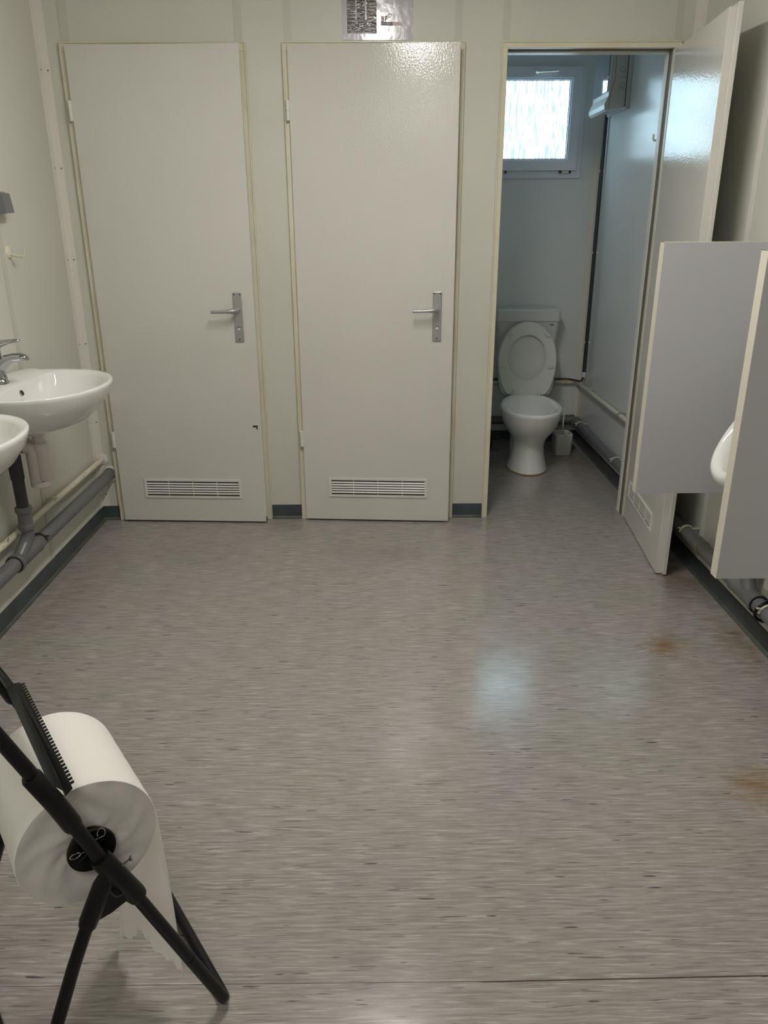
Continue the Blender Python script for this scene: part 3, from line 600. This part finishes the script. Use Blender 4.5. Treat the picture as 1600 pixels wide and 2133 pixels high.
# right wall waste pipe with branch, in the room and through the cubicle
RX, RZ = XR-.050, .174
t = thing('waste_pipe', 'grey plastic waste pipe along the right wall under the urinal', 'pipe')
obj('tube', T([(RX, YN+.001, RZ), (RX, YB-.001, RZ)], GR, seg=24), m_pvcg, t, smooth=True, angle=60)
bm = bmesh.new(); lathe(bm, [(GR, 0), (GR*1.27, .002), (GR*1.30, .010), (GR*1.25, .022), (GR*1.13, .026), (GR*1.13, .16), (GR*1.2, .164), (GR*1.2, .176), (GR, .178)], (RX, 2.275, RZ), (0, 1, 0), 28)
tube(bm, bend([(RX, 2.34, RZ+.005), (RX+.004, 2.40, RZ+.075), (RX+.005, 2.36, RZ+.16)], .05), .024, seg=20); obj('branch_fitting', bm, m_pvcg, t, smooth=True, angle=40)
for y in (2.2735, 2.453): obj('rubber_ring', L([(GR*1.02, 0), (GR*1.14, 0), (GR*1.14, .0025), (GR*1.02, .0025)], (RX, y, RZ), (0, 1, 0), 28), m_blackp, t)
obj('black_hose_ring', T([(RX+(GR+.008)*math.cos(a_), 2.225+.006*math.sin(a_*2), RZ+(GR+.008)*math.sin(a_)) for a_ in [k*2*math.pi/24 for k in range(25)]], .0055, seg=8), m_blackp, t, smooth=True, angle=60)
clip(t, RX, 2.212, RZ, GR, m_edge, XR); clip(t, RX, 2.91, RZ, GR, m_cream, XR)
obj('coupling', L([(GR, 0), (GR*1.1, .001), (GR*1.13, .01), (GR*1.13, .055), (GR*1.05, .06), (GR, .06)], (RX, 2.745, RZ), (0, 1, 0), 28), m_pvcg, t, smooth=True, angle=40)
obj('worn_edge', L([(GR*1.13, 0), (GR*1.15, .0), (GR*1.15, .003), (GR*1.13, .003)], (RX, 2.743, RZ), (0, 1, 0), 28), m_card, t)
t = thing('waste_pipe', 'grey waste pipe around the corner behind the toilet', 'pipe')
obj('tube', T(bend([(.50, YO-.075, .158), (RX+.01, YO-.075, .158), (RX+.01, Y2, .158)], .035), .026, seg=20), m_pvcg, t, smooth=True, angle=50)
bm = L([(.026, 0), (.031, .001), (.031, .05), (.034, .055), (.034, .075), (.026, .076)], (RX-.065, YO-.075, .158), (1, 0, 0), 24); lathe(bm, [(.026, 0), (.033, .001), (.033, .035), (.026, .036)], (RX+.01, YO-.16, .158), (0, 1, 0), 24)
obj('coupling', bm, m_pvcg, t, smooth=True, angle=40); clip(t, RX+.01, 4.70, .158, .026, m_cream, XR); clip(t, RX+.01, 3.93, .158, .026, m_cream, XR)
t = thing('soil_pipe', 'dark soil pipe on the floor left of the toilet', 'pipe')
obj('tube', T([(.452, 4.72, .075), (.66, 4.72, .075), (.70, 4.72, .075)], .052, seg=24), m_pvcd, t, smooth=True, angle=50)
obj('coupling', L([(.052, 0), (.062, .002), (.062, .05), (.052, .052)], (.66, 4.72, .075), (1, 0, 0), 24), m_blackp, t, smooth=True, angle=40)
t = thing('water_pipe', 'white pipe running around the corner behind the toilet', 'pipe')
obj('tube', T(bend([(.45, YO-.03, .392), (XR-.028, YO-.03, .392), (XR-.028, Y2, .400)], .03), .0125, seg=14), m_cream, t, smooth=True, angle=50)
clip(t, XR-.028, 4.62, .398, .0125, m_cream, XR); clip(t, XR-.028, 3.98, .400, .0125, m_chrome, XR)
for x in (1.135, 1.20): obj('cable_tie', T([(x, YO-.03+.017*math.cos(a_), .402+.022*math.sin(a_)) for a_ in [k*2*math.pi/12 for k in range(13)]], .0016, seg=6), m_yel, t)
t = thing('conduit', 'black vertical conduit in the cubicle corner under the fuse box', 'conduit')
obj('tube', T([(XR-.020, 4.80, .475), (XR-.020, 4.80, 1.93)], .0115, seg=14), m_pvcd, t, smooth=True, angle=50)
obj('tube_end', L([(.0125, 0), (.0125, .03), (.0115, .031)], (XR-.020, 4.80, .447), seg=14), m_grille, t)
obj('cable', T(bend([(XR-.02, 4.80, .47), (XR-.024, 4.81, .415), (XR-.08, YO-.03, .413), (.45, YO-.03, .413)], .05), .0055, seg=10), m_pvcd, t, smooth=True, angle=50)
for z in (.66, 1.18, 1.62): obj('saddle', box((XR-.034, 4.793, z-.006), (XR, 4.807, z+.006), .002), m_grille, t)
t = thing('fuse_box', 'grey white fuse box with clear flap high in the cubicle corner', 'fuse box', (XR, 4.62, 0))
obj('back_plate', box((-.020, -.178, 1.893), (0, .17, 2.33), .002), m_box, t)
pr = [(-.020, 1.905), (-.085, 1.895), (-.112, 1.885), (-.124, 1.895), (-.126, 1.915), (-.108, 1.955), (-.104, 2.32), (-.020, 2.32)]
bm = bmesh.new(); prism(bm, [(a_, b_) for a_, b_ in pr], (0, -.160, 0), (1, 0, 0), (0, 0, 1), (0, 1, 0), .31); obj('housing', bm, m_box, t)
obj('clear_flap', box((-.113, -.145, 1.975), (-.104, .135, 2.30), .003), m_clear, t)
for z in (2.005, 2.075): obj('knockout', T([(-.045+.012*math.cos(q*math.pi/10), -.1602, z+.012*math.sin(q*math.pi/10)) for q in range(21)], .0008, seg=6), m_seal, t)
for a_, b_ in (((-.066, 1.985), (-.022, 1.986)), ((-.062, 2.040), (-.022, 2.041))): obj('groove', box((a_[0], -.1608, a_[1]), (b_[0], -.160, b_[1]+.0005)), m_seal, t)
bm = bmesh.new(); tube(bm, [(-.082, -.1602, 2.30), (-.082, -.1602, 2.03), (-.100, -.1602, 1.965), (-.104, -.1602, 1.90)], .0012, seg=6); obj('seam', bm, m_seal, t)
obj('gap', box((-.0225, -.162, 1.905), (-.0195, .155, 2.32)), m_dark, t)
for z in (1.99, 2.035): obj('latch', box((-.115, -.150, z), (-.100, -.138, z+.012), .002), m_grille, t)
# ------------------------------------------------------------------ paper roll stand
ANG = math.radians(125); ea = Vector((math.cos(ANG), math.sin(ANG), 0)); es = Vector((math.sin(ANG), -math.cos(ANG), 0)); FO = Vector((-.286, 1.029, 0))
def P(s, w_, z): return es*s+ea*w_+Vector((0, 0, z))
st = thing('paper_stand', 'black tubular floor stand holding the paper roll at lower left', 'paper stand', FO)
WD = .400; R0 = .0105
mainleg = [(0, .0115), (-.065, .178), (-.130, .350), (-.166, .430), (-.198, .520), (-.228, .602), (-.273, .716), (-.330, .860)]
leg2 = [(-.163, .425), (-.197, .368), (-.240, .272), (-.345, .0115)]
for w_ in (0, WD):
    obj('leg', T([P(-.0605, w_, .1683)]+[P(s, w_, z) for s, z in mainleg[2:]], R0, seg=14, caps=False), m_black, st, smooth=True, angle=60)
    obj('leg', T([P(s-(.022 if w_ else 0), w_, z) for s, z in leg2[:-1]]+[P(-.325-(.022 if w_ else 0), w_, .060)], R0, seg=14, caps=False), m_black, st, smooth=True, angle=60)
obj('floor_bar', T(bend([P(-.060, 0, .167), P(.0, 0, .0110), P(.0, WD, .0110), P(-.060, WD, .167)], .030, 8), R0, seg=14), m_black, st, smooth=True, angle=60)
obj('floor_bar', T(bend([P(-.325, 0, .060), P(-.345, 0, .0110), P(-.367, WD, .0110), P(-.347, WD, .060)], .022, 8), R0, seg=14), m_black, st, smooth=True, angle=60)
obj('top_bar', T(bend([P(-.325, 0, .848), P(-.335, 0, .872), P(-.335, WD, .872), P(-.325, WD, .848)], .02), R0, seg=14), m_black, st, smooth=True, angle=60)
for w_, si in ((0, 1), (WD, -1)):
    bm = bmesh.new(); g = lambda s, z, dw=0: P(s, w_+si*dw, z)
    tube(bm, [g(-.176, .458), g(-.172, .448), g(-.150, .398), g(-.132, .358), g(-.128, .350)], [.0155, .0165, .0165, .0165, .0150], seg=16)
    tube(bm, [g(-.160, .424), g(-.178, .402), g(-.206, .348), g(-.209, .340)], [.014, .0155, .0150, .0140], seg=16)
    loft(bm, [[g(s, z, dw) for s, z in ((-.172, .418), (-.150, .405), (-.134, .356), (-.150, .356), (-.172, .348), (-.196, .345))] for dw in (-.006, .006)])
    br = obj('joint_bracket', bm, m_blackp, st, smooth=True, angle=35)
    obj('locking_loop', T([g(s, z, -.0125) for s, z in ((-.168, .421), (-.172, .398), (-.164, .382), (-.155, .380), (-.152, .386), (-.160, .414))], .0022, seg=8), m_bar, br)
    obj('sleeve', T([g(-.2465, .648-.004), g(-.2465+.0015, .640), g(-.222, .584), g(-.205, .537), g(-.203, .531)], [.0120, .0145, .0145, .0145, .0130], seg=18), m_blackp, st, smooth=True, angle=45)
    obj('axle_hub', L([(.0365, 0), (.0375, .004), (.0365, .008), (.030, .007), (.012, .004), (.004, -.002)], P(-.180, w_+si*.030, .455), ea*(-si), 36), m_blackp, st, smooth=True, angle=30)
    obj('axle_arm', T([g(-.180, .455, .03), g(-.184, .440, .014), g(-.172, .415, .008)], .004, seg=8), m_bar, st)
bm = bmesh.new()
for an in (30, 120):
    a_ = math.radians(an); d_ = es*math.cos(a_)+Vector((0, 0, math.sin(a_))); c_ = P(-.180, .0245, .455); tube(bm, [c_-d_*.034, c_+d_*.034], .0009, seg=6)
obj('hub_rib', bm, m_bar, st)
bm = bmesh.new()
tube(bm, [P(-.186+.002*k, .016-.0004*k, .468+.0018*k) for k in range(0, 8)]+[P(-.165+.006*math.cos(q), .0125, .489+.009*math.sin(q)) for q in [-.9+i*.55 for i in range(9)]], .0010, seg=6)
tube(bm, [P(-.190, .016, .466)]+[P(-.206+.008*math.cos(q), .016, .464+.0045*math.sin(q)) for q in [i*.6 for i in range(11)]], .0010, seg=6)
obj('spring_wire', bm, m_chrome, st)
bm = bmesh.new(); tube(bm, [P(-.150, -.004, .425), P(-.132, -.004, .432)], .0018, seg=8); lathe(bm, [(.002, 0), (.0042, .002), (.0042, .004), (.002, .005)], P(-.134, -.004, .431), es+Vector((0, 0, .35)), 8)
bx(bm, tuple(P(-.131, -.004, .434)-Vector((.0012, .0012, .004))), tuple(P(-.131, -.004, .434)+Vector((.0012, .0012, .004)))); obj('wing_screw', bm, m_chrome, st)
# tear bar: folded strip with serrated edge
BW0, BW1 = .0, .328
N_ = ((-.224, .614), (-.207, .590), (-.1955, .598)); F_ = ((-.2205, .600), (-.2095, .606), (-.1970, .604))
def bp(i, w_, ds=0, dz=0):
    q = (w_-BW0)/(BW1-BW0); a_, b_ = N_[i], F_[i]; return P(a_[0]*(1-q)+b_[0]*q+ds, w_, a_[1]*(1-q)+b_[1]*q+dz)
th = .0018; bm = bmesh.new()
loft(bm, [[bp(0, w_), bp(1, w_), bp(1, w_, 0, -th), bp(0, w_, 0, -th)] for w_ in (BW0+.014, BW1)])
tb = obj('tear_bar', bm, m_bar, st)
obj('bar_arm', loft(bmesh.new(), [[bp(0, BW1), bp(1, BW1), bp(1, BW1, 0, -th), bp(0, BW1, 0, -th)], [P(-.232, WD, .622), P(-.220, WD, .618), P(-.220, WD, .616), P(-.232, WD, .620)]]), m_bar, tb)
bm = bmesh.new()
loft(bm, [[bp(1, w_), bp(2, w_), bp(2, w_, 0, -th), bp(1, w_, 0, -th)] for w_ in (BW0, BW1)])
N = 34
for k in range(N):
    w0 = BW0+.010+(BW1-BW0-.012)*k/N; w1 = w0+(BW1-BW0)/N*.5
    loft(bm, [[bp(2, w_, -.0005), bp(2, w_, .0055, .0012), bp(2, w_, .0055, -.0002), bp(2, w_, -.0005, -th)] for w_ in (w0, w1)])
obj('serrated_edge', bm, m_blackp, tb)
# ------------------------------------------------------------------ paper roll
RS, RZc, RR, W0, W1 = -.180, .4565, .108, .040, .262
pr_ = thing('paper_roll', 'large white tissue paper roll with torn hanging end', 'paper roll', FO)
def rring(r, w_, n=96): return [P(RS+r*math.cos(k*2*math.pi/n), w_, RZc+r*math.sin(k*2*math.pi/n)) for k in range(n)]
obj('paper', loft(bmesh.new(), [rring(RR-.001, W0), rring(RR, W0+.001)]+[rring(RR+.0003*math.sin(q*2.1), W0+.001+(W1-W0-.002)*q/14) for q in range(1, 14)]+[rring(RR, W1-.001), rring(RR-.001, W1)], cap0=False, cap1=False), m_paper, pr_, smooth=True, angle=50)
for w_, s_ in ((W0, 1), (W1, -1)):
    rings = [rring(RR-.001, w_)]
    for q in range(1, 10):
        r = RR-.001-(RR-.032)*q/10; rings.append([v+ea*s_*(.0026*math.sin(k*.13+q*.8)+.0014*math.sin(k*.41)*(q/10)+.0012*math.sin(k*.73+q)) for k, v in enumerate(rring(r, w_))])
    rings.append(rring(.031, w_)); obj('roll_end', loft(bmesh.new(), rings, cap0=False, cap1=False), m_pface, pr_, smooth=True)
obj('core', loft(bmesh.new(), [rring(.031, W0), rring(.031, W1), rring(.029, W1), rring(.029, W0)], closed=True), m_card, pr_)
prof = [(0, .078), (.04, .092), (.10, .082), (.16, .096), (.22, .084), (.30, .094), (.36, .083), (.42, .098), (.47, .106), (.53, .088), (.58, .100), (.64, .104), (.68, .080), (.74, .062), (.82, .048), (.88, .052), (.94, .020), (1, .024)]
def zb(u):
    for (a_, b_), (c_, d_) in zip(prof, prof[1:]):
        if u <= c_: return b_+(d_-b_)*(u-a_)/(c_-a_)
    return prof[-1][1]
bm = bmesh.new(); NU, NV = 52, 26; grid = []
for i in range(NU+1):
    u = i/NU; row = []; z1 = zb(u)+random.uniform(-.003, .003); z0 = RZc
    for j in range(NV+1):
        v = j/NV; z = z0+(z1-z0)*v; w_ = .040+.205*u
        s = RS+RR+.0012+(.008*v)*(1-u)-.050*u*v**1.3+.006*math.sin(u*5+.6)*math.sin(v*3.1)+.003*math.sin(u*13)*v
        row.append(bm.verts.new(P(s, w_, z)))
    grid.append(row)
for i in range(NU):
    for j in range(NV): bm.faces.new((grid[i][j], grid[i+1][j], grid[i+1][j+1], grid[i][j+1]))
obj('loose_end', bm, m_tail, pr_, smooth=True)
# small debris on the floor
